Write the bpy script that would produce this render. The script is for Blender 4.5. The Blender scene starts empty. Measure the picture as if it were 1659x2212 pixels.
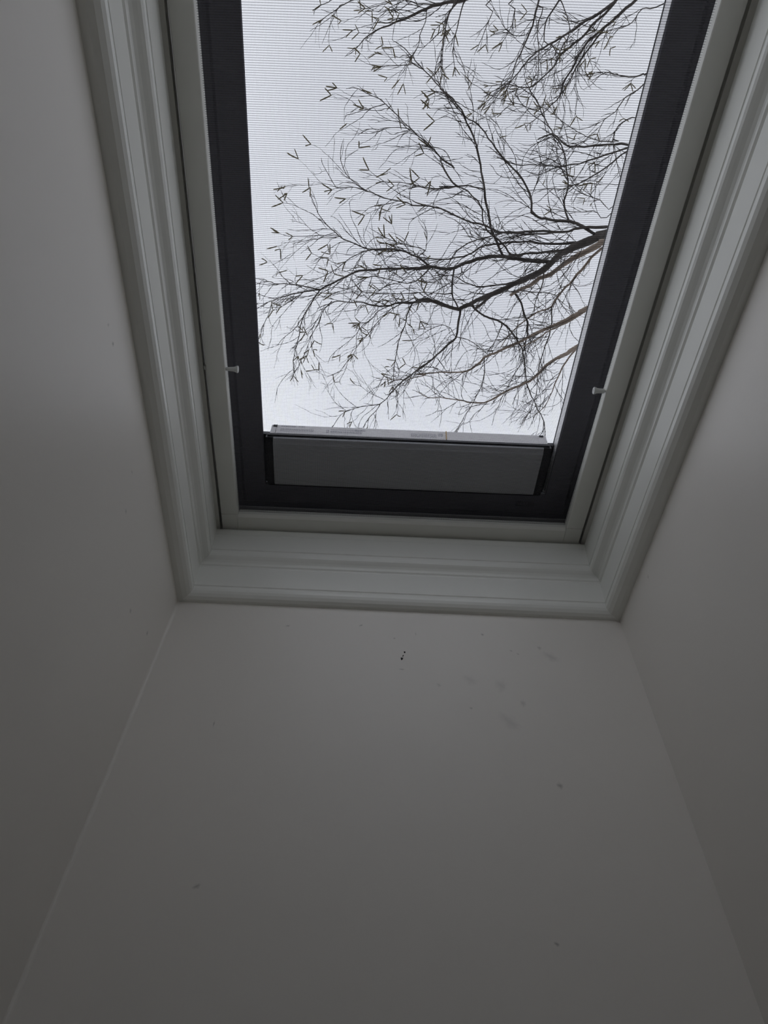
import bpy, math, random
from mathutils import Vector, Matrix, Quaternion
random.seed(7)
C = bpy.context.scene.collection

# ------------------------------------------------------------------ camera, sky, exposure
CAM = Vector((-0.05064841, -0.41359398, -1.02758644))
F = Vector((0.01132271, 0.59038008, 0.80704594))
R = Vector((0.99732237, -0.06498317, 0.03354502))
U = Vector((-0.07224872, -0.80450516, 0.58953505))
FPX, W, H = 1397.0, 1659.0, 2212.0
cd = bpy.data.cameras.new('camera')
cam = bpy.data.objects.new('camera', cd)
C.objects.link(cam)
cam.matrix_world = Matrix(((R.x, U.x, -F.x, CAM.x), (R.y, U.y, -F.y, CAM.y), (R.z, U.z, -F.z, CAM.z), (0, 0, 0, 1)))
cd.sensor_fit = 'VERTICAL'
cd.sensor_height = 36.0
cd.lens = 36.0 * FPX / H
cd.clip_start = 0.02
cd.clip_end = 300
bpy.context.scene.camera = cam

sc = bpy.context.scene
sc.view_settings.view_transform = 'Standard'
sc.view_settings.look = 'None'
sc.view_settings.gamma = 1
sc.view_settings.use_curve_mapping = False
sc.view_settings.exposure = 0.0

wd = bpy.data.worlds.new('overcast_sky')
sc.world = wd
wd.use_nodes = True
nt = wd.node_tree
nt.nodes.clear()
out = nt.nodes.new('ShaderNodeOutputWorld')
bg = nt.nodes.new('ShaderNodeBackground')
tc = nt.nodes.new('ShaderNodeTexCoord')
nz = nt.nodes.new('ShaderNodeTexNoise')
nz.inputs['Scale'].default_value = 2.2
nz.inputs['Detail'].default_value = 5
nz.inputs['Roughness'].default_value = 0.45
rp = nt.nodes.new('ShaderNodeValToRGB')
rp.color_ramp.elements[0].position = 0.3
rp.color_ramp.elements[0].color = (0.85, 0.875, 0.975, 1)
rp.color_ramp.elements[1].position = 0.72
rp.color_ramp.elements[1].color = (1.03, 1.055, 1.145, 1)
dt = nt.nodes.new('ShaderNodeVectorMath')
dt.operation = 'DOT_PRODUCT'
dt.inputs[1].default_value = (-0.16, 0.18, -1.0)     # the cloud layer is darkest overhead and thinner lower down
mr = nt.nodes.new('ShaderNodeMapRange')
mr.inputs['From Min'].default_value = -1.0
mr.inputs['From Max'].default_value = -0.10
mr.inputs['To Min'].default_value = 0.93
mr.inputs['To Max'].default_value = 1.95
mu = nt.nodes.new('ShaderNodeVectorMath')
mu.operation = 'SCALE'
L = nt.links.new
L(tc.outputs['Generated'], nz.inputs['Vector'])
L(tc.outputs['Generated'], dt.inputs[0])
L(nz.outputs['Fac'], rp.inputs['Fac'])
L(dt.outputs['Value'], mr.inputs['Value'])
L(rp.outputs['Color'], mu.inputs[0])
L(mr.outputs['Result'], mu.inputs['Scale'])
L(mu.outputs['Vector'], bg.inputs['Color'])
bg.inputs['Strength'].default_value = 1.0
L(bg.outputs['Background'], out.inputs['Surface'])

# ------------------------------------------------------------------ helpers
KS = -0.0376                       # the window end is a little out of square


def sh(p):
    return (p[0], p[1] + KS * p[0], p[2])


def make(name, verts, faces, mat, parent=None, kind=None, shear=True, smooth=False):
    me = bpy.data.meshes.new(name)
    me.from_pydata([sh(v) for v in verts] if shear else [tuple(v) for v in verts], [], faces)
    me.materials.append(mat)
    if smooth:
        me.polygons.foreach_set('use_smooth', [True] * len(me.polygons))
    me.update()
    o = bpy.data.objects.new(name, me)
    C.objects.link(o)
    if parent:
        o.parent = parent
        o.matrix_parent_inverse = parent.matrix_world.inverted()
    if kind:
        o['kind'] = kind
    return o


def tag(o, label, cat=None, group=None, kind=None):
    o['label'] = label
    if cat:
        o['category'] = cat
    if group:
        o['group'] = group
    if kind:
        o['kind'] = kind
    return o


def empty(name, loc):
    o = bpy.data.objects.new(name, None)
    o.empty_display_size = 0.05
    C.objects.link(o)
    o.location = loc
    bpy.context.view_layer.update()
    return o


class MB:
    def __init__(s):
        s.v, s.f = [], []

    def box(s, x0, x1, y0, y1, z0, z1):
        b = len(s.v)
        s.v += [(x, y, z) for z in (z0, z1) for y in (y0, y1) for x in (x0, x1)]
        s.f += [tuple(b + i for i in q) for q in ((0, 2, 3, 1), (4, 5, 7, 6), (0, 1, 5, 4), (2, 6, 7, 3), (0, 4, 6, 2), (1, 3, 7, 5))]
        return s

    def bbox(s, x0, x1, y0, y1, z0, z1, c=0.001):
        """box with chamfered edges"""
        b = len(s.v)
        P = []
        for sx, X in ((-1, x0), (1, x1)):
            for sy, Y in ((-1, y0), (1, y1)):
                for sz, Z in ((-1, z0), (1, z1)):
                    P += [(X, Y - sy * c, Z - sz * c), (X - sx * c, Y, Z - sz * c), (X - sx * c, Y - sy * c, Z)]
        s.v += P

        def i(ix, iy, iz, k):
            return b + ((ix * 2 + iy) * 2 + iz) * 3 + k
        for a in (0, 1):
            s.f.append((i(a, 0, 0, 0), i(a, 1, 0, 0), i(a, 1, 1, 0), i(a, 0, 1, 0)))
            s.f.append((i(0, a, 0, 1), i(1, a, 0, 1), i(1, a, 1, 1), i(0, a, 1, 1)))
            s.f.append((i(0, 0, a, 2), i(1, 0, a, 2), i(1, 1, a, 2), i(0, 1, a, 2)))
            for c2 in (0, 1):
                s.f.append((i(a, c2, 0, 0), i(a, c2, 1, 0), i(a, c2, 1, 1), i(a, c2, 0, 1)))
                s.f.append((i(a, 0, c2, 0), i(a, 1, c2, 0), i(a, 1, c2, 2), i(a, 0, c2, 2)))
                s.f.append((i(0, a, c2, 1), i(1, a, c2, 1), i(1, a, c2, 2), i(0, a, c2, 2)))
                for d in (0, 1):
                    s.f.append((i(a, c2, d, 0), i(a, c2, d, 1), i(a, c2, d, 2)))
        return s

    def prof_x(s, prof, x0, x1):
        """closed (y,z) profile swept along x"""
        b, n = len(s.v), len(prof)
        s.v += [(x0, y, z) for y, z in prof] + [(x1, y, z) for y, z in prof]
        s.f += [(b + i, b + (i + 1) % n, b + n + (i + 1) % n, b + n + i) for i in range(n)]
        s.f += [tuple(b + i for i in range(n)), tuple(b + n + i for i in reversed(range(n)))]
        return s

    def build(s, name, mat, parent=None, kind=None, shear=True, smooth=False):
        return make(name, s.v, s.f, mat, parent, kind, shear, smooth)


def lathe_x(profile, cx, cy, cz, sx, n=20):
    """profile [(distance along x, radius)] revolved about an axis parallel to x"""
    v, f = [], []
    for d, r in profile:
        for k in range(n):
            a = 2 * math.pi * k / n
            v.append((cx + sx * d, cy + r * math.cos(a), cz + r * math.sin(a)))
    for i in range(len(profile) - 1):
        for k in range(n):
            f.append((i * n + k, i * n + (k + 1) % n, (i + 1) * n + (k + 1) % n, (i + 1) * n + k))
    f.append(tuple(range(n)))
    f.append(tuple((len(profile) - 1) * n + k for k in reversed(range(n))))
    return v, f


# ------------------------------------------------------------------ materials
def mat(name, col, rough=0.6, noise=0.0, nscale=20, bump=0.0, bscale=200, spots=None, coat=0):
    m = bpy.data.materials.new(name)
    m.use_nodes = True
    nt = m.node_tree
    b = nt.nodes['Principled BSDF']
    b.inputs['Roughness'].default_value = rough
    b.inputs['Specular IOR Level'].default_value = 0.5
    tc = nt.nodes.new('ShaderNodeTexCoord')
    n1 = nt.nodes.new('ShaderNodeTexNoise')
    n1.inputs['Scale'].default_value = nscale
    n1.inputs['Detail'].default_value = 4
    nt.links.new(tc.outputs['Object'], n1.inputs['Vector'])
    mx = nt.nodes.new('ShaderNodeMix')
    mx.data_type = 'RGBA'
    mx.inputs['A'].default_value = tuple(c * (1 - noise) for c in col) + (1,)
    mx.inputs['B'].default_value = tuple(min(1, c * (1 + noise)) for c in col) + (1,)
    nt.links.new(n1.outputs['Fac'], mx.inputs['Factor'])
    src = mx.outputs['Result']
    if spots:
        for (p, rx, ry, rz, ang, strength, colr) in spots:
            mp = nt.nodes.new('ShaderNodeMapping')
            mp.vector_type = 'TEXTURE'
            mp.inputs['Location'].default_value = p
            mp.inputs['Rotation'].default_value = ang
            mp.inputs['Scale'].default_value = (rx, ry, rz)
            nt.links.new(tc.outputs['Object'], mp.inputs['Vector'])
            nn = nt.nodes.new('ShaderNodeTexNoise')
            nn.inputs['Scale'].default_value = 1.6
            nn.inputs['Detail'].default_value = 3
            nt.links.new(mp.outputs['Vector'], nn.inputs['Vector'])
            ad = nt.nodes.new('ShaderNodeVectorMath')
            ad.operation = 'LENGTH'
            nt.links.new(mp.outputs['Vector'], ad.inputs[0])
            ma = nt.nodes.new('ShaderNodeMath')
            ma.operation = 'MULTIPLY_ADD'
            ma.inputs[1].default_value = 1.3
            nt.links.new(nn.outputs['Fac'], ma.inputs[0])
            nt.links.new(ad.outputs['Value'], ma.inputs[2])
            mr = nt.nodes.new('ShaderNodeMapRange')
            mr.interpolation_type = 'SMOOTHSTEP'
            mr.inputs['From Min'].default_value = 0.6
            mr.inputs['From Max'].default_value = 1.6
            mr.inputs['To Min'].default_value = strength
            mr.inputs['To Max'].default_value = 0
            nt.links.new(ma.outputs['Value'], mr.inputs['Value'])
            m2 = nt.nodes.new('ShaderNodeMix')
            m2.data_type = 'RGBA'
            m2.inputs['B'].default_value = colr + (1,)
            nt.links.new(src, m2.inputs['A'])
            nt.links.new(mr.outputs['Result'], m2.inputs['Factor'])
            src = m2.outputs['Result']
    nt.links.new(src, b.inputs['Base Color'])
    if bump:
        n2 = nt.nodes.new('ShaderNodeTexNoise')
        n2.inputs['Scale'].default_value = bscale
        n2.inputs['Detail'].default_value = 3
        nt.links.new(tc.outputs['Object'], n2.inputs['Vector'])
        bp = nt.nodes.new('ShaderNodeBump')
        bp.inputs['Strength'].default_value = bump
        bp.inputs['Distance'].default_value = 0.002
        nt.links.new(n2.outputs['Fac'], bp.inputs['Height'])
        nt.links.new(bp.outputs['Normal'], b.inputs['Normal'])
    return m


AX, BY, FY = 0.3935, 0.4066, -0.86         # inner faces of the shaft
ZC, ZF = -0.95, -3.35                      # ceiling and floor of the room below


def ray(px, py):
    return F + R * ((px - W / 2) / FPX) - U * ((py - H / 2) / FPX)


def on_back(px, py):
    """where a mark seen on the back wall sits on that wall"""
    d = ray(px, py)
    t = (BY + KS * CAM.x - CAM.y) / (d.y - KS * d.x)
    return CAM + d * t


def on_side(px, py, x):
    d = ray(px, py)
    return CAM + d * ((x - CAM.x) / d.x)


def at_z(px, py, z):
    d = ray(px, py)
    return CAM + d * ((z - CAM.z) / d.z)


SM = (0.20, 0.195, 0.18)
back_spots = []
for px, py, a, b, ang, st, col in (
        (780, 1351, 7, 2.4, -0.7, 0.55, SM), (852, 1379, 4, 2, -0.6, 0.5, SM), (898, 1370, 2, 6, 0, 0.3, SM),
        (1042, 1371, 5, 3, 0.5, 0.6, SM), (1165, 1400, 7, 5, 0.3, 0.32, SM), (1104, 1406, 5, 2, 0.3, 0.4, SM),
        (1119, 1413, 5, 2, 0.3, 0.4, SM), (1015, 1470, 26, 12, 0.5, 0.13, SM), (1082, 1482, 20, 16, 0.4, 0.16, SM),
        (1130, 1520, 9, 9, 0.2, 0.26, SM), (1018, 1530, 5, 3, 0, 0.4, SM), (868, 1446, 9, 2, 0, 0.45, SM),
        (462, 1564, 2.5, 8, 0, 0.5, SM), (948, 1480, 8, 4, 0.6, 0.25, SM), (1210, 1698, 10, 7, 0, 0.5, SM),
        (1203, 2040, 9, 4, 0.3, 0.6, SM), (425, 1915, 13, 5, -0.6, 0.45, SM), (243, 1653, 4, 3, 0, 0.5, SM),
        (622, 1352, 7, 3, -0.4, 0.4, SM), (1100, 1560, 40, 14, 0.7, 0.16, SM), (1190, 1420, 26, 10, 0.5, 0.2, SM)):
    P = on_back(px, py)
    s = (P - CAM).dot(F) / FPX
    back_spots.append((tuple(P), a * s, 0.05, b * s * 1.5, (0, ang, 0), st, col))
left_spots, right_spots = [], []
for px, py, a, b, st in ((244, 743, 5, 3, 0.8), (234, 702, 4, 3, 0.4), (285, 1020, 5, 2, 0.4), (272, 1105, 6, 3, 0.4),
                         (318, 1368, 5, 3, 0.6), (282, 1320, 6, 3, 0.5)):
    P = on_side(px, py, -AX)
    s = (P - CAM).length / FPX * 1.3
    left_spots.append((tuple(P), 0.05, a * s, b * s * 1.4, (0, 0, 0), st, SM))
for px, py, a, b, st in ((1522, 1970, 12, 6, 0.8), (1352, 1462, 6, 4, 0.5), (1400, 1246, 3, 3, 0.4)):
    P = on_side(px, py, AX)
    s = (P - CAM).length / FPX * 1.3
    right_spots.append((tuple(P), 0.05, a * s, b * s * 1.4, (0.4, 0, 0), st, SM))

WALL = (0.83, 0.80, 0.75)
M_back = mat('painted_plaster_back', WALL, 0.42, 0.03, 3, 0.06, 140, back_spots)
M_left = mat('painted_plaster_left', WALL, 0.42, 0.03, 3, 0.06, 140, left_spots)
M_right = mat('painted_plaster_right', WALL, 0.42, 0.03, 3, 0.06, 140, right_spots)
M_wall = mat('painted_plaster', WALL, 0.42, 0.03, 3, 0.06, 140)
M_trim = mat('satin_white_paint', (0.84, 0.845, 0.80), 0.27, 0.02, 12, 0.03, 90)
M_pvc = mat('white_window_coating', (0.83, 0.825, 0.775), 0.4, 0.02, 15)
M_rail = mat('white_lacquered_rail', (0.82, 0.82, 0.77), 0.45, 0.02, 15)
M_sash = mat('shaded_sash_coating', (0.21, 0.205, 0.24), 0.45, 0.03, 15)  # white sash, with the shade behind the mesh put into the grey
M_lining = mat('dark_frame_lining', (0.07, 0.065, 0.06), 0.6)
M_black = mat('black_rubber', (0.012, 0.012, 0.016), 0.55)
M_cap = mat('black_plastic', (0.012, 0.012, 0.018), 0.4)
M_cover = mat('grey_aluminium_cover', (0.66, 0.66, 0.70), 0.45, 0.02, 10)
M_body = mat('pale_operator_housing', (0.82, 0.80, 0.82), 0.5)
M_label = mat('white_sticker_paper', (0.88, 0.86, 0.88), 0.6, 0.02, 30)
M_ink = mat('grey_print', (0.38, 0.37, 0.42), 0.7)
M_wire = mat('amber_cable', (0.55, 0.36, 0.12), 0.5)
M_mesh = mat('charcoal_screen_thread', (0.045, 0.045, 0.05), 0.7)
M_mesh.node_tree.nodes['Principled BSDF'].inputs['Alpha'].default_value = 0.26   # sheer yarn
M_weft = mat('sheer_screen_weft', (0.045, 0.045, 0.05), 0.7)
M_weft.node_tree.nodes['Principled BSDF'].inputs['Alpha'].default_value = 0.15
M_peg = mat('white_plastic_pin', (0.66, 0.67, 0.65), 0.4)
M_badge = mat('dark_badge', (0.15, 0.15, 0.17), 0.4)
M_floor = mat('dark_wood_floor', (0.32, 0.22, 0.14), 0.5, 0.2, 6)
M_room = mat('room_plaster', (0.50, 0.485, 0.45), 0.8, 0.03, 3)
M_roof = mat('roof_felt', (0.06, 0.06, 0.06), 0.9, 0.2, 30)
M_ground = mat('pale_paving', (0.30, 0.29, 0.27), 0.95, 0.3, 4)
M_speck = mat('black_speck', (0.01, 0.01, 0.01), 0.8)
M_bark = mat('birch_bark', (0.045, 0.038, 0.033), 0.85, 0.45, 9, 0.3, 60)
M_bark2 = mat('lit_birch_bark', (0.24, 0.19, 0.15), 0.85, 0.5, 9, 0.3, 60)  # paler bark; the stronger light on some limbs is put into the colour
M_twig = mat('twig_bark', (0.022, 0.017, 0.014), 0.8)
M_catkin = mat('catkin_scales', (0.08, 0.064, 0.028), 0.85, 0.3, 120)

g = bpy.data.materials.new('clear_glass')
g.use_nodes = True
nt = g.node_tree
nt.nodes.clear()
go = nt.nodes.new('ShaderNodeOutputMaterial')
tr = nt.nodes.new('ShaderNodeBsdfTransparent')
tr.inputs['Color'].default_value = (0.95, 0.955, 0.955, 1)
gl = nt.nodes.new('ShaderNodeBsdfGlossy')
gl.inputs['Roughness'].default_value = 0.02
lw = nt.nodes.new('ShaderNodeLayerWeight')
lw.inputs['Blend'].default_value = 0.5
pw = nt.nodes.new('ShaderNodeMath')
pw.operation = 'POWER'
pw.inputs[1].default_value = 5.0
fr = nt.nodes.new('ShaderNodeMath')
fr.operation = 'MULTIPLY_ADD'
fr.inputs[1].default_value = 0.7
fr.inputs[2].default_value = 0.03
nt.links.new(lw.outputs['Facing'], pw.inputs[0])
nt.links.new(pw.outputs[0], fr.inputs[0])
ms = nt.nodes.new('ShaderNodeMixShader')
nt.links.new(fr.outputs[0], ms.inputs[0])
nt.links.new(tr.outputs[0], ms.inputs[1])
nt.links.new(gl.outputs[0], ms.inputs[2])
nt.links.new(ms.outputs[0], go.inputs[0])
M_glass = g

# ------------------------------------------------------------------ structure: shaft, room, roof
T = 0.02
ZR = 0.16
wl = MB().box(-AX - T, -AX, FY - T, BY + T, ZC, ZR).build('wall_left', M_left, kind='structure')
wr = MB().box(AX, AX + T, FY - T, BY + T, ZC, ZR).build('wall_right', M_right, kind='structure')
wb = MB().box(-AX, AX, BY, BY + T, ZC, ZR).build('wall_back', M_back, kind='structure')
wf = MB().box(-AX, AX, FY - T, FY, ZC, ZR).build('wall_front', M_wall, kind='structure')
# thin bead of filler in the far left corner
for sx in (-1,):
    prof = []
    rr = 0.005
    for k in range(5):
        a = math.pi / 2 * k / 4
        prof.append((sx * (AX - rr + rr * math.cos(a)), BY - rr + rr * math.sin(a)))
    prof.append((sx * (AX + 0.001), BY + 0.001))
    n = len(prof)
    v = [(x, y, ZC) for x, y in prof] + [(x, y, -0.2) for x, y in prof]
    f = [(i, (i + 1) % n, n + (i + 1) % n, n + i) for i in range(n)] + [tuple(range(n)), tuple(range(2 * n - 1, n - 1, -1))]
    make('caulk_bead', v, f, M_wall, wb, smooth=False)
# black specks on the back wall
for px, py, r_ in ((868, 1423, 2.6), (871, 1416, 1.2), (874, 1409, 1.8), (870, 1419, 0.8)):
    P = on_back(px, py)
    s = (P - CAM).dot(F) / FPX * r_
    v, f = [], []
    N = 10
    yb = P.y - KS * P.x
    for lev, rad in ((0.0, 1.0), (0.0006, 0.9), (0.0011, 0.5)):
        for k in range(N):
            a = 2 * math.pi * k / N
            w = 1 + 0.25 * math.sin(3 * a + px)
            v.append((P.x + s * rad * w * math.cos(a), yb - lev, P.z + 1.3 * s * rad * w * math.sin(a)))
    for i in range(2):
        for k in range(N):
            f.append((i * N + k, i * N + (k + 1) % N, (i + 1) * N + (k + 1) % N, (i + 1) * N + k))
    f.append(tuple(range(2 * N, 3 * N)))
    make('speck', v, f, M_speck, wb)

# room below the shaft
RX, RY0, RY1 = 1.7, -2.3, 1.6
cl = MB()
cl.box(-RX, -AX - T, RY0, RY1, ZC, ZC + 0.05)
cl.box(AX + T, RX, RY0, RY1, ZC, ZC + 0.05)
cl.box(-AX - T, AX + T, BY + T, RY1, ZC, ZC + 0.05)
cl.box(-AX - T, AX + T, RY0, FY - T, ZC, ZC + 0.05)
cl.build('ceiling', M_room, kind='structure')
MB().box(-RX - .1, RX + .1, RY0 - .1, RY1 + .1, ZF - 0.3, ZF).build('floor', M_floor, kind='structure')
MB().box(-RX - .1, -RX, RY0, RY1, ZF, 0.099).build('wall_west', M_room, kind='structure')
MB().box(RX, RX + .1, RY0, RY1, ZF, 0.099).build('wall_east', M_room, kind='structure')
MB().box(-RX - .1, RX + .1, RY1, RY1 + .1, ZF, 0.099).build('wall_north', M_room, kind='structure')
WX2, WZ0, WZ1 = 0.34, ZF + 0.95, ZC - 0.30          # unseen window added behind the camera to brighten the shaft
ws = MB()
ws.box(-RX - .1, -WX2, RY0 - .1, RY0, ZF, 0.099)
ws.box(WX2, RX + .1, RY0 - .1, RY0, ZF, 0.099)
ws.box(-WX2, WX2, RY0 - .1, RY0, ZF, WZ0)
ws.box(-WX2, WX2, RY0 - .1, RY0, WZ1, 0.099)
ws.build('wall_south', M_room, kind='structure')
w2 = empty('added_window', (0, RY0 - .05, WZ0))
w2['kind'] = 'structure'
for xc in (-WX2 + .025, 0, WX2 - .025):
    MB().box(xc - .025, xc + .025, RY0 - .075, RY0 - .025, WZ0 + .05, WZ1 - .05).build('mullion', M_room, w2)
for z in (WZ0, WZ1 - .05):
    MB().box(-WX2, WX2, RY0 - .075, RY0 - .025, z, z + .05).build('frame_rail', M_room, w2)
for xa, xb in ((-WX2 + .05, -.025), (.025, WX2 - .05)):
    MB().box(xa, xb, RY0 - .053, RY0 - .047, WZ0 + .05, WZ1 - .05).build('pane', M_glass, w2)
rf = MB()
XO, YO0, YO1 = 0.40, FY - 0.01, BY + 0.012
rf.box(-2.2, -XO, -3, 2.4, 0.10, 0.15)
rf.box(XO, 2.2, -3, 2.4, 0.10, 0.15)
rf.box(-XO, XO, YO1, 2.4, 0.10, 0.15)
rf.box(-XO, XO, -3, YO0, 0.10, 0.15)
rf.build('roof', M_roof, kind='structure')
MB().box(-16, 16, -14, 18, -3.75, -3.65).build('ground', M_ground, kind='structure', shear=False)

# casing: moulded boards lining the shaft under the window, mitred at the corners
PROF = [(0.0, -0.2015), (0.009, -0.2005), (0.0165, -0.1965), (0.0215, -0.191), (0.0240, -0.1855), (0.0244, -0.180),
        (0.0234, -0.1758), (0.0206, -0.1738), (0.0200, -0.1718), (0.0222, -0.1700), (0.0218, -0.1670), (0.0176, -0.1180),
        (0.0153, -0.1150), (0.0150, -0.1125), (0.0178, -0.1095), (0.0180, -0.1055), (0.0190, -0.1030), (0.0222, -0.0990),
        (0.0266, -0.0950), (0.0300, -0.0915), (0.0318, -0.0875), (0.0322, -0.0830), (0.0314, -0.0790), (0.0288, -0.0775),
        (0.0284, -0.0750), (0.0308, -0.0735), (0.0272, -0.0260), (0.0254, -0.0240), (0.0250, -0.0100), (0.0236, -0.0060),
        (0.0220, -0.0045), (0.0, -0.0045)]


def casing(name, side):
    def pt(r, z, c):                       # c = corner: 0 front-left 1 front-right 2 back-right 3 back-left
        x = (AX - r) * (-1 if c in (0, 3) else 1)
        y = (FY + r) if c in (0, 1) else (BY - r * 0.62)
        return (x, y, z)
    a, b = side
    n = len(PROF)
    v = [pt(r, z, a) for r, z in PROF] + [pt(r, z, b) for r, z in PROF]
    f = [(i, (i + 1) % n, n + (i + 1) % n, n + i) for i in range(n)] + [tuple(range(n)), tuple(range(2 * n - 1, n - 1, -1))]
    make(name, v, f, M_trim, kind='structure')


casing('trim_1', (0, 3))
casing('trim_2', (3, 2))
casing('trim_3', (2, 1))
casing('trim_4', (1, 0))

# ------------------------------------------------------------------ the roof window
YF = -0.83                                  # far (hidden) end of the window
win = empty('window_1', (0, -0.2, 0))
win['kind'] = 'structure'


def ring(name, xo, yo0, yo1, xi, yi0, yi1, z0, z1, m, parent, zi=None):
    """rectangular frame of four mitred members in one mesh: outer, inner rectangles; zi = (z0,z1) of the inner edge"""
    zi = zi or (z0, z1)
    o_ = [(-xo, yo0), (xo, yo0), (xo, yo1), (-xo, yo1)]
    i_ = [(-xi, yi0), (xi, yi0), (xi, yi1), (-xi, yi1)]
    v = [(x, y, z0) for x, y in o_] + [(x, y, z1) for x, y in o_] + [(x, y, zi[0]) for x, y in i_] + [(x, y, zi[1]) for x, y in i_]
    f = []
    for k in range(4):
        n = (k + 1) % 4
        f += [(k, n, 4 + n, 4 + k), (8 + k, 12 + k, 12 + n, 8 + n), (k, 8 + k, 8 + n, n), (4 + k, 4 + n, 12 + n, 12 + k)]
    return make(name, v, f, m, parent)


# outer frame: white lining visible as a narrow strip round the screen, then its upright faces
ring('window_frame', 0.3925, -0.858, 0.4055, 0.3655, -0.84, 0.4010, -0.0044, 0.060, M_pvc, win, zi=(0.004, 0.060))
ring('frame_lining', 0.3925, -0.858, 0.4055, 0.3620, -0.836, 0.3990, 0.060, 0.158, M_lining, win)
ring('frame_stop', 0.3655, -0.84, 0.4010, 0.3590, -0.835, 0.3965, 0.022, 0.030, M_black, win)


# sash: four rails with mitred corners
def rail(name, pts_a, pts_b, m, parent):
    n = len(pts_a)
    f = [(i, (i + 1) % n, n + (i + 1) % n, n + i) for i in range(n)] + [tuple(range(n)), tuple(range(2 * n - 1, n - 1, -1))]
    return make(name, pts_a + pts_b, f, m, parent)


SXL, SXR, SYB = 0.2815, 0.2902, 0.3277      # glass opening
sash = [(0.0, 0.097), (0.0, 0.0715), (0.0015, 0.0700), (0.044, 0.0700), (0.047, 0.0735), (0.050, 0.0765), (0.0645, 0.0775), (0.0650, 0.097)]


def sash_pt(off, z, c):
    x = (-(SXL + off)) if c in (0, 3) else (SXR + off)
    y = (YF + 0.075 - off) if c in (0, 1) else (SYB + off)
    return (x, y, z)


for a, b in ((0, 3), (3, 2), (2, 1), (1, 0)):
    def under(o_, z, c):                     # the inner faces run back from the lip, except on the right
        p = sash_pt(o_, z, c)
        if o_ == 0.0 and z > 0.09:
            p = (p[0] - (0.011 if c in (0, 3) else 0), p[1] + (-0.011 if c in (0, 1) else 0.011), z)
        return p
    rail('sash_rail', [under(o_, z, a) for o_, z in sash], [under(o_, z, b) for o_, z in sash], M_sash, win)
# glazing gasket and pane
gk = [(-0.0020, 0.0995), (-0.0020, 0.0965), (0.006, 0.0965), (0.006, 0.0995)]
for a, b, e in ((0, 3, 0.012), (3, 2, 0.012), (2, 1, 0.0), (1, 0, 0.012)):
    rail('gasket', [sash_pt(o_ + e, z, a) for o_, z in gk], [sash_pt(o_ + e, z, b) for o_, z in gk], M_black, win)
# right inner sash face as a white strip, a lit copy of the sash coating
gq = [(-0.0012, 0.0964), (-0.0012, 0.0722), (-0.0002, 0.0722), (-0.0002, 0.0964)]
M_lip = mat('lit_sash_white', (0.78, 0.77, 0.78), 0.4)
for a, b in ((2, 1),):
    rail('lit_sash_edge', [sash_pt(o_, z, a) for o_, z in gq], [sash_pt(o_, z, b) for o_, z in gq], M_lip, win)
MB().box(-SXL - .02, SXR + .01, YF + .05, SYB + .02, 0.100, 0.104).build('glass_pane', M_glass, win)
# badge
b0, b1 = at_z(1113, 1088, 0.0695), at_z(1152, 1088, 0.0695)
bx0, bx1 = b0.x, b1.x
byc = (b0.y + b1.y) / 2 - KS * (bx0 + bx1) / 2
bh = 0.0058
bd = MB()
bd.box(bx0, bx1, byc - bh, byc - bh + .0009, 0.0688, 0.0702)
bd.box(bx0, bx1, byc + bh - .0009, byc + bh, 0.0688, 0.0702)
bd.box(bx0, bx0 + .0009, byc - bh + .0009, byc + bh - .0009, 0.0688, 0.0702)
bd.box(bx1 - .0009, bx1, byc - bh + .0009, byc + bh - .0009, 0.0688, 0.0702)
badge = bd.build('badge_frame', M_badge, win)
fc = bpy.data.curves.new('lettering', 'FONT')
fc.body = 'VELUX'
fc.size = 0.0125
fc.align_x = 'CENTER'
fc.align_y = 'CENTER'
fc.extrude = 0.0004
fo = bpy.data.objects.new('lettering_source', fc)
C.objects.link(fo)
bpy.context.view_layer.update()
me = bpy.data.meshes.new_from_object(fo.evaluated_get(bpy.context.evaluated_depsgraph_get()))
bpy.data.objects.remove(fo)
lt = bpy.data.objects.new('lettering', me)
me.materials.clear()
me.materials.append(M_badge)
C.objects.link(lt)
lt.matrix_world = Matrix.Translation(((bx0 + bx1) / 2, byc + KS * (bx0 + bx1) / 2, 0.0694)) @ Matrix.Rotation(math.pi, 4, 'X') @ Matrix.Rotation(-KS, 4, 'Z')
bpy.context.view_layer.update()
mw = lt.matrix_world.copy()
lt.parent = badge
lt.matrix_parent_inverse = badge.matrix_world.inverted()
lt.matrix_world = mw

# ------------------------------------------------------------------ insect screen
scr = empty('insect_screen', (0, -0.2, 0.01))
tag(scr, 'white framed fine mesh insect screen fitted under the roof window', 'screen')
XA, TS, YB, TB = 0.360, 0.0329, 0.398, 0.0394
for sx in (-1, 1):
    x0, x1 = sorted((sx * (XA - TS), sx * XA))
    MB().bbox(x0, x1, YF + .03, YB - TB - 0.0002, 0.0, 0.020, 0.0012).build('side_rail', M_rail, scr)
    MB().bbox(x0, x1, YB - TB + 0.0002, YB, 0.0, 0.020, 0.0012).build('corner_block', M_rail, scr)
br = [(YB - TB + 0.001, 0.020), (YB - TB + 0.001, 0.0048), (YB - TB + 0.006, 0.0), (YB - 0.0012, 0.0), (YB, 0.0012), (YB, 0.020)]
MB().prof_x(br, -XA + TS + 0.0004, XA - TS - 0.0004).build('bottom_rail', M_rail, scr)
cs = MB()
cs.bbox(-XA, XA, YF, YF + .0298, 0.0, 0.045, 0.003)
cs.build('roller_cassette', M_rail, scr)
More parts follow.
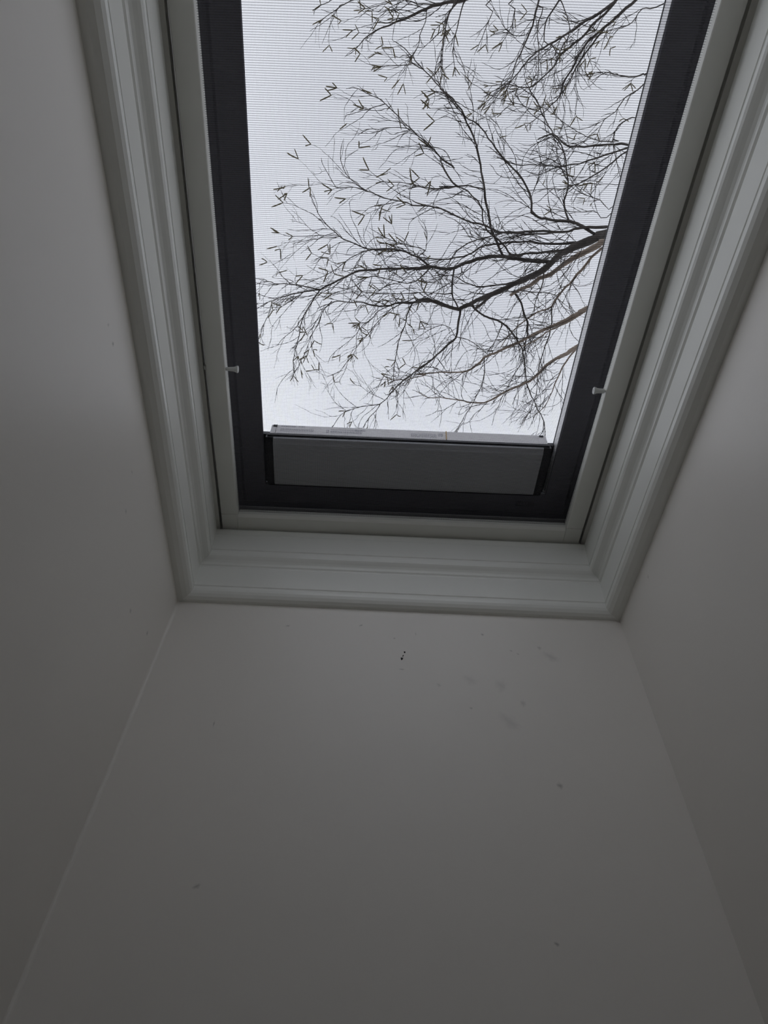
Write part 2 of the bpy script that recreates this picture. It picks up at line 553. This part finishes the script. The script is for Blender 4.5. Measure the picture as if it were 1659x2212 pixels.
# mesh: every thread is a thin bar
PXm, PYm = 0.00183, 0.00275
WX, WY = 0.00060, 0.00100
mb = MB()
y = YF + 0.032
while y < YB - TB - 0.0005:
    mb.box(-XA + TS - 0.004, XA - TS + 0.004, y, y + WY, 0.0112, 0.0115)
    y += PYm
mesh_o = mb.build('mesh_threads', M_mesh, scr, kind='stuff')
mesh_o['label'] = 'crosswise threads of the screen mesh'
mb = MB()
x = -XA + TS + 0.001
while x < XA - TS:
    mb.box(x, x + WX, YF + 0.03, YB - TB + 0.003, 0.01155, 0.0118)
    x += PXm
mesh_o = mb.build('mesh_threads', M_weft, scr, kind='stuff')
mesh_o['label'] = 'lengthwise threads of the screen mesh'
# pull pins on both side rails
for px, py, sx in ((487, 797, -1), (1308, 845, 1)):
    P = at_z(px, py, 0.006)
    prof = [(-0.001, 0.0030), (0.006, 0.0034), (0.0135, 0.0040), (0.0165, 0.0049), (0.0190, 0.0062), (0.0205, 0.0064), (0.0213, 0.0056), (0.0205, 0.0035), (0.0198, 0.0)]
    if sx > 0:
        prof = [(-0.001, 0.0014), (0.001, 0.0016), (0.0025, 0.0038), (0.009, 0.0042), (0.0145, 0.0046), (0.0185, 0.0062), (0.0200, 0.0064), (0.0208, 0.0056), (0.0200, 0.0035), (0.0193, 0.0)]
    v, f = lathe_x(prof, sx * (XA - TS), P.y - KS * P.x, 0.0062, -sx)
    v = v[:]
    pin = make('pull_pin', v, f, M_peg, scr, smooth=True)
MB().bbox(-0.3640, -0.3600, 0.0455, 0.0520, 0.002, 0.010, 0.0004).build('retaining_clip', M_peg, scr)

# ------------------------------------------------------------------ window operator at the foot of the glass
op = empty('window_operator', (0, 0.265, 0.105))
tag(op, 'long grey window operator box with white sticker and black end caps', 'window motor')
YP = 0.2135
cp = [(YP, 0.0640), (YP, 0.0612), (YP + .0012, 0.0600), (YP + .0085, 0.0580), (YP + .0125, 0.0562), (YP + .1035, 0.0575),
      (YP + .1085, 0.0595), (YP + .1085, 0.0640)]
MB().prof_x(cp, -0.2610, 0.2620).build('cover_plate', M_cover, op)
for x0, x1 in ((-0.2755, -0.2612), (0.2622, 0.2765)):
    MB().prof_x([(YP - .0005, 0.0700), (YP - .0005, 0.0602), (YP + .0085, 0.0572), (YP + .0125, 0.0558), (YP + .1035, 0.0570), (YP + .109, 0.0590), (YP + .109, 0.0700)], x0, x1).build('end_cap', M_cap, op)
MB().box(-0.2720, 0.2730, YP + .1086, YP + .1100, 0.0580, 0.0700).build('rear_strip', M_black, op)  # black strip along the rear edge of the cover
MB().prof_x([(YP - .0035, 0.0705), (YP - .0035, 0.0655), (YP - .0010, 0.0642), (YP + .100, 0.0642), (YP + .100, 0.0705)], -0.2730, 0.2735).build('black_channel', M_cap, op)
body = MB().prof_x([(YP - .0070, 0.0985), (YP - .0040, 0.0707), (YP + .100, 0.0707), (YP + .100, 0.0985)], -0.2590, 0.2540).build('housing', M_body, op)
for x0, x1, hx in ((-0.2690, -0.2592, -0.2655), (0.2542, 0.2700, 0.2570)):
    e = MB().prof_x([(YP - .0070, 0.0985), (YP - .0042, 0.0707), (YP + .100, 0.0707), (YP + .100, 0.0985)], x0, x1).build('housing_end', M_body, op)
    MB().box(hx - .0003, hx + .0075, YP - .0082, YP - .0060, 0.0930, 0.0975).build('screw_hole', M_cap, e)


def onface(z):                      # front face of the housing
    return YP - .0040 - (z - 0.0707) / (0.0985 - 0.0707) * 0.0030


def facebox(mbx, x0, x1, z0, z1, d0, d1):
    b = len(mbx.v)
    for d in (d0, d1):
        mbx.v += [(x0, onface(z0) - d, z0), (x1, onface(z0) - d, z0), (x1, onface(z1) - d, z1), (x0, onface(z1) - d, z1)]
    mbx.f += [tuple(b + i for i in q) for q in ((0, 3, 2, 1), (4, 5, 6, 7), (0, 1, 5, 4), (1, 2, 6, 5), (2, 3, 7, 6), (3, 0, 4, 7))]


st = MB()
facebox(st, -0.2560, 0.0720, 0.0720, 0.0978, -0.0002, 0.0003)
sticker = st.build('sticker', M_label, op)
ink = MB()
rnd = random.Random(3)


def textrow(x0, x1, z, h):
    x = x0
    while x < x1:
        w = rnd.uniform(0.0012, 0.0045)
        facebox(ink, x, min(x + w, x1), z, z + h, 0.0003, 0.00045)
        x += w + rnd.uniform(0.0006, 0.0012)


for x0, x1, zs, h in ((-0.250, -0.185, (0.0775, 0.0810, 0.0845), 0.0013), (-0.250, -0.222, (0.0935,), 0.0022), (-0.216, -0.204, (0.0940,), 0.0022),
                      (-0.152, -0.090, (0.0775, 0.0805, 0.0835, 0.0885), 0.0012), (-0.160, -0.155, (0.078, 0.0815, 0.085), 0.0022),
                      (-0.105, -0.084, (0.087, 0.0905), 0.0018),
                      (0.005, 0.055, (0.0765, 0.0800, 0.0835, 0.0870), 0.0013), (0.058, 0.068, (0.081, 0.0845, 0.088), 0.0018)):
    for z in zs:
        textrow(x0, x1, z, h)
ink.build('printing', M_ink, sticker, kind='stuff')
MB().box(-.2885, .2886, YP + .008, YP + .1205, 0.0880, 0.0975).build('sky_blocker', M_cap, op)  # added black filler that keeps sky from showing round the box
wv = MB()
facebox(wv, 0.0735, 0.0750, 0.0712, 0.0984, 0.0, 0.0015)
wv.build('amber_wire', M_wire, op)
sm = MB()
for k in range(7):
    facebox(sm, -0.2594, -0.2586, 0.0718 + k * 0.0037, 0.0738 + k * 0.0037, 0.0, 0.0004)
sm.build('end_seam', M_cap, op)


# ------------------------------------------------------------------ trees
def P3(px, py, z):
    return at_z(px, py, z)


def catmull(pts, step):
    out = []
    n = len(pts)
    for i in range(n - 1):
        p0, p1, p2, p3 = pts[max(i - 1, 0)], pts[i], pts[i + 1], pts[min(i + 2, n - 1)]
        m = max(1, int(round((p2 - p1).length / step)))
        for k in range(m):
            t = k / m
            out.append(0.5 * ((2 * p1) + (p2 - p0) * t + (2 * p0 - 5 * p1 + 4 * p2 - p3) * t * t + (3 * p1 - p0 - 3 * p2 + p3) * t ** 3))
    out.append(pts[-1].copy())
    return out


def tube(v, f, pts, rad, sides):
    n = len(pts)
    t = (pts[1] - pts[0]).normalized()
    a = t.orthogonal().normalized()
    base = len(v)
    for i in range(n):
        t2 = (pts[min(i + 1, n - 1)] - pts[max(i - 1, 0)])
        if t2.length > 1e-9:
            t2.normalize()
            a = a - t2 * a.dot(t2)
            if a.length < 1e-6:
                a = t2.orthogonal()
            a.normalize()
            t = t2
        b = t.cross(a)
        for k in range(sides):
            an = 2 * math.pi * k / sides
            q = pts[i] + (a * math.cos(an) + b * math.sin(an)) * rad[i]
            v.append((q.x, q.y, q.z))
    for i in range(n - 1):
        for k in range(sides):
            f.append((base + i * sides + k, base + i * sides + (k + 1) % sides, base + (i + 1) * sides + (k + 1) % sides, base + (i + 1) * sides + k))
    f.append(tuple(base + k for k in reversed(range(sides))))
    f.append(tuple(base + (n - 1) * sides + k for k in range(sides)))


def A_(*p):
    return [(500 + x / 3.318, y / 3.318) for x, y in p]


def B_(*p):
    return [(950 + x / 3.318, y / 3.318) for x, y in p]


def C_(*p):
    return [(540 + x / 3.95, 400 + y / 3.95) for x, y in p]


def D_(*p):
    return [(900 + x / 3.814, 400 + y / 3.814) for x, y in p]


# rough courses of the limbs: (points, width at the start, width at the end, rise of the far end, bark coloured lighter as if lit more)
T1 = [
    (D_((1600, 395), (1480, 430), (1380, 480), (1290, 512), (1200, 562), (1110, 640), (1050, 692), (960, 745), (850, 790), (740, 845), (620, 900), (500, 950), (400, 1000), (350, 1020), (250, 995), (150, 960), (80, 940), (0, 955)) +
     C_((1560, 985), (1480, 985), (1390, 1000), (1280, 1000), (1160, 1035), (1060, 1030), (960, 1000), (880, 1000), (760, 990), (680, 1010), (600, 1040)), 15, 1.6, 0.9, 0),
    (D_((1600, 450), (1500, 490), (1400, 550), (1300, 600), (1200, 660), (1100, 730), (1010, 770), (950, 820), (870, 850), (800, 885), (775, 905)), 13, 6, 0.3, 1),
    (D_((1110, 640), (1000, 625), (880, 615), (790, 600), (730, 592), (600, 592), (500, 610), (400, 640), (310, 680), (200, 685), (100, 670), (0, 690)) +
     C_((1550, 700), (1400, 710), (1200, 712), (1050, 720), (930, 735), (830, 770), (740, 820), (640, 865), (590, 900), (530, 990), (480, 1070), (440, 1160), (420, 1290), (390, 1400), (370, 1500), (375, 1600)), 8, 1.4, 0.7, 0),
    (C_((600, 890), (500, 870), (400, 850), (250, 840), (180, 830), (120, 805), (40, 795)), 2.6, 1.2, 0.1, 0),
    (C_((600, 895), (500, 905), (380, 925), (280, 950), (200, 980), (130, 1010), (50, 1060)), 3.0, 1.2, 0.1, 0),
    (C_((190, 990), (170, 1080), (140, 1150), (100, 1230), (75, 1300)), 1.5, 1.0, 0.0, 0),
    (D_((1610, 345), (1480, 345), (1350, 355), (1200, 385), (1050, 380), (900, 385), (780, 390), (680, 385), (560, 330), (460, 305), (350, 265), (250, 215), (150, 185), (60, 165), (0, 170)) +
     A_((1300, 1470), (1200, 1440), (1100, 1425), (1000, 1380), (960, 1365), (880, 1310), (800, 1210), (780, 1100)), 5, 1.2, 0.6, 0),
    (D_((1480, 455), (1380, 465), (1200, 480), (1080, 480), (950, 470), (850, 465), (740, 480), (620, 490), (520, 510), (450, 560), (380, 590), (200, 615), (100, 600), (0, 590)) +
     C_((1500, 560), (1380, 520), (1200, 470), (1080, 400)), 5, 1.3, 0.5, 0),
    (D_((1250, 530), (1100, 545), (1000, 560), (900, 565), (800, 580), (730, 590)), 4.5, 4, 0.1, 0),
    (D_((1200, 385), (1050, 400), (900, 400), (760, 385), (680, 400), (600, 430), (500, 450), (420, 480), (330, 540), (270, 640), (230, 740), (150, 800), (0, 780)), 3.5, 1.2, 0.3, 0),
    (D_((720, 600), (690, 530), (650, 440), (620, 380), (600, 280), (570, 150), (560, 60), (555, 0)) +
     B_((300, 1230), (285, 1130), (260, 1040), (245, 980), (190, 880), (155, 790), (90, 710), (0, 630)) +
     A_((1560, 700), (1490, 620), (1430, 550), (1380, 500), (1320, 440), (1280, 390), (1220, 330)), 5, 1.4, 0.7, 0),
    (D_((800, 590), (760, 550), (700, 480), (640, 420), (580, 380), (545, 300), (540, 200), (500, 130), (420, 50), (330, 10), (200, 30), (0, 10)), 3.5, 1.6, 0.3, 0),
    (B_((320, 1360), (250, 1340), (150, 1330), (60, 1340), (0, 1335)) + A_((1560, 1350), (1400, 1350), (1250, 1310), (1080, 1300)), 2.4, 1.2, 0.3, 0),
    (B_((130, 1340), (60, 1260), (20, 1180), (0, 1140)) + A_((1600, 1200), (1500, 1130), (1430, 1050), (1300, 940), (1200, 840), (1100, 740), (1000, 680), (870, 625)), 3.2, 1.1, 0.5, 0),
    (A_((1100, 745), (1020, 770), (940, 790), (870, 815)), 1.4, 1.0, 0.1, 0),
    (A_((1290, 930), (1200, 910), (1100, 920), (970, 930)), 1.4, 1.0, 0.1, 0),
    (A_((960, 1365), (880, 1345), (750, 1340), (700, 1260), (655, 1180)), 1.4, 1.0, 0.1, 0),
    (A_((1380, 500), (1300, 460), (1230, 465), (1100, 475), (1040, 470)), 1.6, 1.0, 0.1, 0),
    (D_((1500, 420), (1380, 350), (1260, 300), (1150, 290), (1060, 280), (1000, 265), (940, 220), (945, 150), (935, 70), (900, 0)) +
     B_((560, 1240), (500, 1180), (440, 1110), (400, 1060), (350, 990), (300, 920), (240, 870), (165, 820), (60, 680)), 6, 1.6, 0.7, 0),
    (D_((1260, 300), (1225, 220), (1210, 120), (1250, 20)) + B_((915, 1250), (900, 1150), (870, 1040), (820, 970), (780, 900), (730, 800), (690, 720), (640, 640), (610, 560)), 3.4, 1.3, 0.6, 0),
    (B_((1400, 1045), (1250, 1035), (1150, 1045), (930, 1050), (870, 1010), (810, 960), (700, 1000)), 4.0, 2.2, 0.3, 0),
    (B_((1390, 1045), (1250, 1090), (1130, 1130), (1000, 1170), (880, 1190), (750, 1185), (600, 1180), (500, 1165), (400, 1090)), 3.0, 1.2, 0.3, 0),
    (B_((1380, 1050), (1200, 1190), (1090, 1270), (960, 1330), (920, 1350), (750, 1355), (600, 1370)), 2.8, 1.0, 0.3, 0),
    (D_((1440, 1000), (1330, 1060), (1200, 1130), (1080, 1180), (960, 1230), (870, 1280), (740, 1340), (640, 1385), (560, 1420), (490, 1490), (420, 1530), (300, 1545), (200, 1540), (0, 1560)) +
     C_((1500, 1620), (1300, 1660), (1100, 1650)), 8, 1.4, 0.6, 1),
    (D_((1400, 1030), (1290, 1100), (1180, 1160), (1100, 1200), (960, 1290), (860, 1330)), 4, 2, 0.1, 1),
    (D_((1590, 470), (1520, 530), (1440, 590), (1360, 700), (1290, 780), (1200, 870), (1140, 960), (1110, 1000), (1000, 1050), (900, 1110), (800, 1200), (740, 1260), (690, 1340)), 6, 1.8, 0.4, 1),
    (D_((1360, 1310), (1240, 1385), (1150, 1430), (1060, 1490), (1000, 1560), (930, 1610), (850, 1650), (750, 1690), (650, 1750), (560, 1790), (450, 1790), (350, 1770), (200, 1750), (100, 1750), (0, 1700)), 8, 1.4, 0.6, 1),
    (D_((1330, 1340), (1280, 1390), (1230, 1460), (1180, 1540), (1140, 1640), (1100, 1740), (1050, 1830), (960, 1900)), 4, 1.4, 0.3, 1),
    (D_((480, 1020), (560, 1080), (660, 1110), (740, 1160), (790, 1220), (850, 1310), (880, 1380), (890, 1480), (900, 1570), (910, 1640), (950, 1740), (1000, 1850), (1050, 1950), (1060, 2080)), 4, 1.6, -0.1, 0),
    (D_((620, 900), (540, 975), (480, 1020)), 5, 5, 0.0, 0),
    (D_((810, 890), (860, 970), (880, 1050), (910, 1130), (915, 1200), (900, 1290), (880, 1370)), 4.5, 3, 0.1, 0),
    (D_((800, 870), (960, 880), (1060, 885), (1150, 910), (1200, 1000), (1300, 1060)), 2.2, 1, 0.1, 0),
    (D_((850, 790), (740, 810), (620, 825), (500, 835), (400, 800), (320, 750), (230, 740)), 3.6, 1.2, 0.3, 0),
    (D_((310, 680), (300, 760), (290, 850), (300, 930), (340, 1005)), 3.2, 3, 0.0, 0),
    (D_((1110, 1000), (1110, 1130), (1095, 1240), (1060, 1330), (1020, 1450), (1000, 1560), (990, 1680), (960, 1800), (900, 1920)), 2.6, 1.2, -0.1, 0),
    (D_((1050, 700), (1040, 800), (1000, 900), (970, 1000)), 3, 1.5, 0.1, 0),
    (D_((1190, 700), (1250, 780), (1330, 830), (1420, 820)), 1.6, 0.9, 0.1, 0),
    (D_((360, 1020), (345, 1120), (335, 1220), (325, 1260), (230, 1340), (130, 1430), (60, 1490), (0, 1530)) +
     C_((1560, 1480), (1400, 1600), (1250, 1720), (1150, 1840), (1100, 1870), (960, 1890), (860, 1915), (780, 1960), (720, 2040)), 4.6, 1.2, 0.3, 0),
    (C_((1110, 1870), (1080, 1920), (1020, 1980), (970, 2060)), 2.0, 1.2, 0.1, 0),
    (C_((1540, 700), (1480, 650), (1380, 590), (1280, 550), (1100, 545), (1000, 545), (900, 500), (800, 460), (700, 380), (620, 300), (580, 240), (545, 150)), 3.6, 1.2, 0.3, 0),
    (C_((1300, 560), (1160, 560), (1050, 550), (960, 570), (860, 620), (780, 680), (700, 740), (600, 790), (440, 860)), 2.2, 1.0, 0.2, 0),
    (C_((760, 440), (620, 450), (540, 465), (410, 485)), 1.6, 1.0, 0.1, 0),
    (C_((760, 430), (600, 430), (440, 435), (340, 435)), 1.3, 0.9, 0.1, 0),
    (C_((1550, 700), (1450, 790), (1380, 830), (1280, 830), (1100, 780), (1000, 790), (900, 860), (760, 910), (640, 950), (540, 960)), 2.4, 1.0, 0.3, 0),
    (C_((1659, 930), (1480, 915), (1300, 925), (1150, 920), (1000, 915), (880, 910), (740, 930)), 2.0, 1.0, 0.3, 0),
    (C_((1390, 1000), (1350, 1080), (1320, 1200), (1280, 1300), (1250, 1430), (1225, 1600), (1220, 1720)), 2.8, 1.2, 0.1, 0),
    (C_((1400, 960), (1300, 1010), (1200, 1060), (1080, 1180), (950, 1340), (860, 1440), (820, 1560), (780, 1640)), 1.9, 0.9, 0.1, 0),
    (C_((1240, 1010), (1100, 1070), (1050, 1130), (960, 1200), (880, 1300), (780, 1380), (700, 1450)), 1.7, 0.9, 0.1, 0),
    (C_((700, 990), (640, 1050), (570, 1200), (520, 1300), (470, 1420), (420, 1540), (380, 1600)), 1.7, 1.0, 0.1, 0),
    (C_((620, 1060), (560, 1180), (500, 1250), (420, 1330), (380, 1400)), 1.4, 0.9, 0.0, 0),
    (C_((450, 1130), (400, 1200), (340, 1260), (270, 1320)), 1.6, 1.0, 0.0, 0),
    (D_((560, 1420), (560, 1520), (540, 1640), (480, 1760), (400, 1900), (330, 2020)), 2.0, 1.0, -0.1, 0),
    (D_((870, 1280), (900, 1360), (840, 1500), (760, 1640), (700, 1760), (640, 1900)), 1.8, 1.0, -0.1, 0),
    (D_((700, 1160), (660, 1250), (620, 1340), (590, 1400)), 2.0, 1.2, 0.0, 0),
    (D_((330, 1250), (420, 1270), (500, 1320), (580, 1390)), 1.8, 1.2, 0.0, 0),
    (D_((325, 1260), (280, 1180), (220, 1150), (100, 1190), (0, 1260)), 1.6, 1.0, 0.1, 0),
]
T2 = [
    (B_((1450, -50), (1400, 0), (1300, 90), (1180, 200), (1060, 300), (1000, 390), (950, 490), (890, 590), (860, 690), (800, 750), (740, 810), (650, 880)), 5, 1.3, 0.5, 0),
    (B_((1180, 200), (1120, 280), (1030, 400), (980, 480), (920, 600), (850, 700)), 3, 2, 0.2, 0),
    (B_((1320, -50), (1260, 10), (1180, 100), (1090, 180), (1030, 260), (940, 330), (870, 390), (840, 440), (800, 500), (700, 590), (640, 630), (500, 610), (350, 615)), 4, 1.2, 0.4, 0),
    (B_((1300, -40), (1250, 20), (1150, 90), (1050, 150), (960, 210), (870, 270), (780, 320), (700, 370), (640, 420), (590, 480), (540, 550), (440, 640), (330, 730)), 4.5, 1.2, 0.5, 0),
    (B_((880, -40), (860, 0), (800, 90), (760, 160), (750, 290), (800, 320), (850, 390)), 3, 1.3, 0.1, 0),
    (B_((715, -60), (710, 0), (690, 80), (665, 190), (620, 290), (580, 380), (540, 470), (520, 540), (480, 640)), 3.4, 1.2, 0.3, 0),
    (B_((855, -20), (900, 80), (920, 150), (935, 230), (880, 330)), 1.8, 1.0, 0.1, 0),
    (B_((740, 60), (700, 200), (710, 350), (705, 500), (690, 620), (640, 700)), 1.8, 1.0, 0.2, 0),
    (B_((1540, 480), (1460, 530), (1400, 550), (1300, 545), (1200, 520), (1120, 560)), 3, 1.2, 0.2, 0),
    (B_((1530, 520), (1420, 640), (1330, 700), (1260, 800), (1180, 860), (1130, 960)), 2.2, 1.0, 0.2, 0),
    (B_((1480, 780), (1380, 840), (1280, 900), (1240, 1000), (1260, 1130), (1300, 1290)), 2.0, 1.2, 0.2, 0),
    (B_((1620, 20), (1450, 60), (1380, 160), (1250, 210), (1180, 230)), 1.8, 1.0, 0.2, 0),
    (A_((1800, -60), (1659, 0), (1530, 20), (1400, 60), (1280, 120), (1180, 160), (1080, 200), (1000, 240), (940, 290), (890, 350)), 6, 1.2, 0.4, 0),
    (A_((1700, -60), (1640, 0), (1560, 80), (1540, 150), (1530, 250), (1510, 380), (1500, 470)), 3, 1.2, 0.1, 0),
    (A_((1720, -60), (1659, 30), (1620, 200), (1590, 330), (1600, 480)), 2.4, 1.1, 0.1, 0),
    (A_((1560, 20), (1380, 30), (1200, 0), (1060, 40), (960, 60)), 2, 1.0, 0.1, 0),
    (A_((1000, -40), (850, 10), (760, 60), (690, 110), (650, 140)), 1.6, 1.0, 0.1, 0),
    (A_((860, -40), (700, 10), (640, 35)), 1.4, 1.0, 0.1, 0),
    (A_((1400, 60), (1390, 150), (1350, 250), (1340, 330), (1300, 400)), 1.6, 1.0, 0.1, 0),
    (B_((560, -40), (540, 60), (520, 180), (450, 300)), 2, 1.0, 0.1, 0),
    (B_((400, -40), (380, 80), (330, 200), (280, 320)), 1.8, 1.0, 0.1, 0),
    (B_((120, -20), (90, 60), (40, 140), (0, 180)), 2.6, 1.2, 0.1, 0),
    (B_((1290, 1320), (1100, 1320), (940, 1330)), 1.2, 1.0, 0.1, 0),
    (B_((1260, 1500), (1100, 1510), (980, 1520), (800, 1500)), 1.6, 1.0, 0.1, 0),
    (B_((1280, 1450), (1150, 1430), (1000, 1380), (930, 1330)), 1.8, 1.0, 0.1, 0),
    (B_((1280, 1010), (1150, 1010), (1020, 960), (900, 890), (820, 820)), 1.8, 1.0, 0.2, 0),
]


def grow_tree(name, label, paths, trunk_xy, zbase, trunk_top, seed, twig_n, cat_max, cat_prob, scale):
    rng = random.Random(seed)
    tx, ty = trunk_xy
    root = empty(name, (tx, ty, -3.65))
    tag(root, label, 'tree')
    # trunk
    pts = [Vector((tx, ty, -3.66)), Vector((tx + .06, ty + .03, -2)), Vector((tx - .05, ty, 0)), Vector((tx, ty - .05, 1.6)), Vector((tx - .1, ty, trunk_top))]
    pts = catmull(pts, 0.4)
    v, f = [], []
    tube(v, f, pts, [0.20 - 0.13 * i / (len(pts) - 1) for i in range(len(pts))], 12)
    make('trunk', v, f, M_bark2, root, shear=False, smooth=True)
    known = []                               # (px, py, z, 3d point)
    limbs = []
    for path, w0, w1, rise, pale in paths:
        sx_, sy_ = path[0]
        best = min(known, key=lambda k: (k[0] - sx_) ** 2 + (k[1] - sy_) ** 2) if known else None
        edge = (sx_ > 1235 and sx_ > 1310 - 0.16 * (sy_ - 500) - 15) or sy_ < 0
        d = math.hypot(best[0] - sx_, best[1] - sy_) if best else 1e9
        pre = []
        z0 = zbase + rng.uniform(-0.25, 0.25)
        if best and d < (14 if edge else 90):
            z0 = best[2]
            if d > 6:
                pre = [best[3]]
        elif edge:
            e = P3(sx_, sy_, z0)
            jz = trunk_top - rng.uniform(0.05, 0.9)
            a0 = Vector((tx - .05, ty, jz))
            pre = [a0, a0.lerp(e, 0.5) + Vector((0, 0, (z0 - jz) * 0.12))]
        n = len(path)
        arr = [P3(px, py, z0 + rise * i / (n - 1) + (0.035 * math.sin(i * 1.9 + seed) if 0 < i < n - 1 else 0)) for i, (px, py) in enumerate(path)]
        dist = (z0 - CAM.z) * 1.12
        for i, (px, py) in enumerate(path):
            known.append((px, py, arr[i].z, arr[i]))
            if i:
                qx, qy = path[i - 1]
                known.append(((px + qx) / 2, (py + qy) / 2, (arr[i].z + arr[i - 1].z) / 2, (arr[i] + arr[i - 1]) / 2))
        full = catmull(pre + arr, 0.055)
        npre = len(catmull(pre + [arr[0]], 0.055)) - 1 if pre else 0
        ra, rb = w0 * 0.5 * dist / FPX, w1 * 0.5 * dist / FPX
        rad = []
        for i in range(len(full)):
            t = max(0, (i - npre)) / max(1, len(full) - 1 - npre)
            rr_ = ra * (1 - t) ** 1.15 + rb * (1 - (1 - t) ** 1.15)
            if i < npre:
                rr_ = ra * (1 + 0.5 * (1 - i / npre))
            rad.append(rr_ * rng.uniform(0.88, 1.14))
        for i in range(1, len(full) - 1):
            full[i] = full[i] + Vector([rng.uniform(-1, 1) * 0.0045 for _ in range(3)])
        v, f = [], []
        tube(v, f, full, rad, 7 if w0 > 3 else 5)
        make('branch', v, f, M_bark2 if pale else M_bark, root, shear=False, smooth=True)
        limbs.append((full[npre:], rad[npre:], w0, w1, dist))
    # twigs
    tv, tf = [], []
    cats = []

    def twig(p, d, length, r, level):
        nseg = max(4, int(length / 0.035))
        st_ = length / nseg
        pts, q, dd = [p.copy()], p.copy(), d.normalized()
        bend = Vector((rng.uniform(-1, 1), rng.uniform(-1, 1), rng.uniform(-.6, .6))) * 0.12
        pull = Vector((-0.03, 0.02, 0.0))
        for i in range(nseg):
            dd = (dd + bend * 0.5 + pull * 0.5 + Vector([rng.gauss(0, 0.135) for _ in range(3)])).normalized()
            q = q + dd * st_
            pts.append(q.copy())
        rad = []
        for i in range(nseg + 1):
            t = i / nseg
            rr_ = r * (1 - 0.55 * t)
            if i and i % 2 == 0:
                rr_ *= 1.8
            rad.append(rr_)
        tube(tv, tf, pts, rad, 3)
        if level < 2:
            for i in range(1, nseg):
                if rng.random() < (0.24 if level == 0 else 0.12):
                    ax = Vector([rng.gauss(0, 1) for _ in range(3)]).normalized()
                    t_ = (pts[i + 1] - pts[i]).normalized()
                    nd = (t_ + ax.cross(t_) * rng.uniform(0.45, 1.0)).normalized()
                    twig(pts[i], nd, length * rng.uniform(0.3, 0.65), r * 0.78, level + 1)
        if rng.random() < cat_prob(q):
            cats.append((q.copy(), dd.copy(), rng.random()))

    for full, rad, w0, w1, dist in limbs:
        L_ = 0
        nxt = rng.uniform(0.03, 0.12)
        for i in range(2, len(full) - 1):
            L_ += (full[i] - full[i - 1]).length
            if L_ > nxt:
                thin = rad[i] < 0.011
                nxt += (0.055 if thin else 0.10) / twig_n * rng.uniform(0.5, 1.6)
                t_ = (full[i + 1] - full[i - 1]).normalized()
                ax = Vector([rng.gauss(0, 1) for _ in range(3)]).normalized()
                nd = (t_ + ax.cross(t_) * rng.uniform(0.45, 1.5) + Vector((-0.10, 0.16, 0))).normalized()
                twig(full[i], nd, (1 - 0.42 * i / len(full)) * scale * (0.10 + 0.58 * rng.random() ** 1.8) * (1.25 if not thin else 1.0), min(rad[i] * 0.7, 0.0026 * scale), 0 if rng.random() < 0.75 else 1)
        if w1 < 1.8:
            t_ = (full[-1] - full[-2]).normalized()
            twig(full[-1], t_, scale * rng.uniform(0.04, 0.10), 0.0026 * scale, 1)
            cats.append((full[-1].copy(), t_.copy(), 0.0))
    tw = make('twigs', tv, tf, M_twig, root, kind='stuff', shear=False)
    # catkins
    variants = []
    for k in range(6):
        v, f = [], []
        ln = 0.070 + 0.006 * k
        cv = (-0.9, -0.55, -0.2, 0.25, 0.6, 1.0)[k] * 0.62
        pts, q, an = [], Vector((0, 0, 0)), 0.0
        for i in range(7):
            pts.append(q.copy())
            an += cv / 3
            q = q + Vector((math.sin(an), 0, math.cos(an))) * ln / 6
        tube(v, f, pts, [0.0026, 0.0040, 0.0043, 0.0044, 0.0043, 0.0040, 0.0026], 6)
        m = bpy.data.meshes.new('catkin')
        m.from_pydata(v, [], f)
        m.materials.append(M_catkin)
        m.polygons.foreach_set('use_smooth', [True] * len(m.polygons))
        variants.append(m)
    rng.shuffle(cats)
    cats.sort(key=lambda c: rng.random() + (0 if c[0].x < 0.25 else 0.45))
    num = 0
    inv = root.matrix_world.inverted()
    for p, d, u in cats:
        if num >= cat_max:
            break
        dv = (p - CAM)
        pz = dv.dot(F)
        sx_, sy_ = W / 2 + FPX * dv.dot(R) / pz, H / 2 - FPX * dv.dot(U) / pz
        if not (480 < sx_ < 1480 and -40 < sy_ < 1000):
            continue
        k = 2 if rng.random() < 0.75 else rng.choice((1, 3))
        ax0 = Vector([rng.gauss(0, 1) for _ in range(3)]).normalized()
        side = d.cross(ax0).normalized()
        for j in range(k):
            if num >= cat_max:
                break
            s_ = (-1, 1, 0.2)[j]
            dd = d * rng.uniform(0.5, 1.0) + side * s_ * rng.uniform(0.35, 0.9)
            dd = Vector((dd.x, dd.y, dd.z * 0.35 - 0.1)).normalized()
            o = bpy.data.objects.new('catkin', variants[rng.randrange(6)])
            C.objects.link(o)
            sc_ = rng.uniform(0.8, 1.15) * scale ** 0.5
            m = Matrix.Translation(p) @ dd.to_track_quat('Z', 'X').to_matrix().to_4x4() @ Matrix.Scale(sc_, 4)
            o.parent = root
            o.matrix_parent_inverse = inv
            o.matrix_basis = m
            num += 1
    print(name, 'twig tris', len(tf) * 2, 'catkin', num)


grow_tree('birch_tree', 'leafless birch with heavy limbs fanning left from the right edge of the glass', T1,
          (P3(1900, 420, 3.3).x, P3(1900, 420, 3.3).y), 4.0, 3.4, 11, 2.8, 300,
          lambda q: 0.6 if q.x < 0.2 else 0.3, 1.0)
grow_tree('birch_tree', 'farther bare birch whose thin branches cross the top right of the glass', T2,
          (P3(1900, -350, 5.0).x, P3(1900, -350, 5.0).y), 6.3, 5.4, 23, 3.0, 220,
          lambda q: 0.12, 1.15)
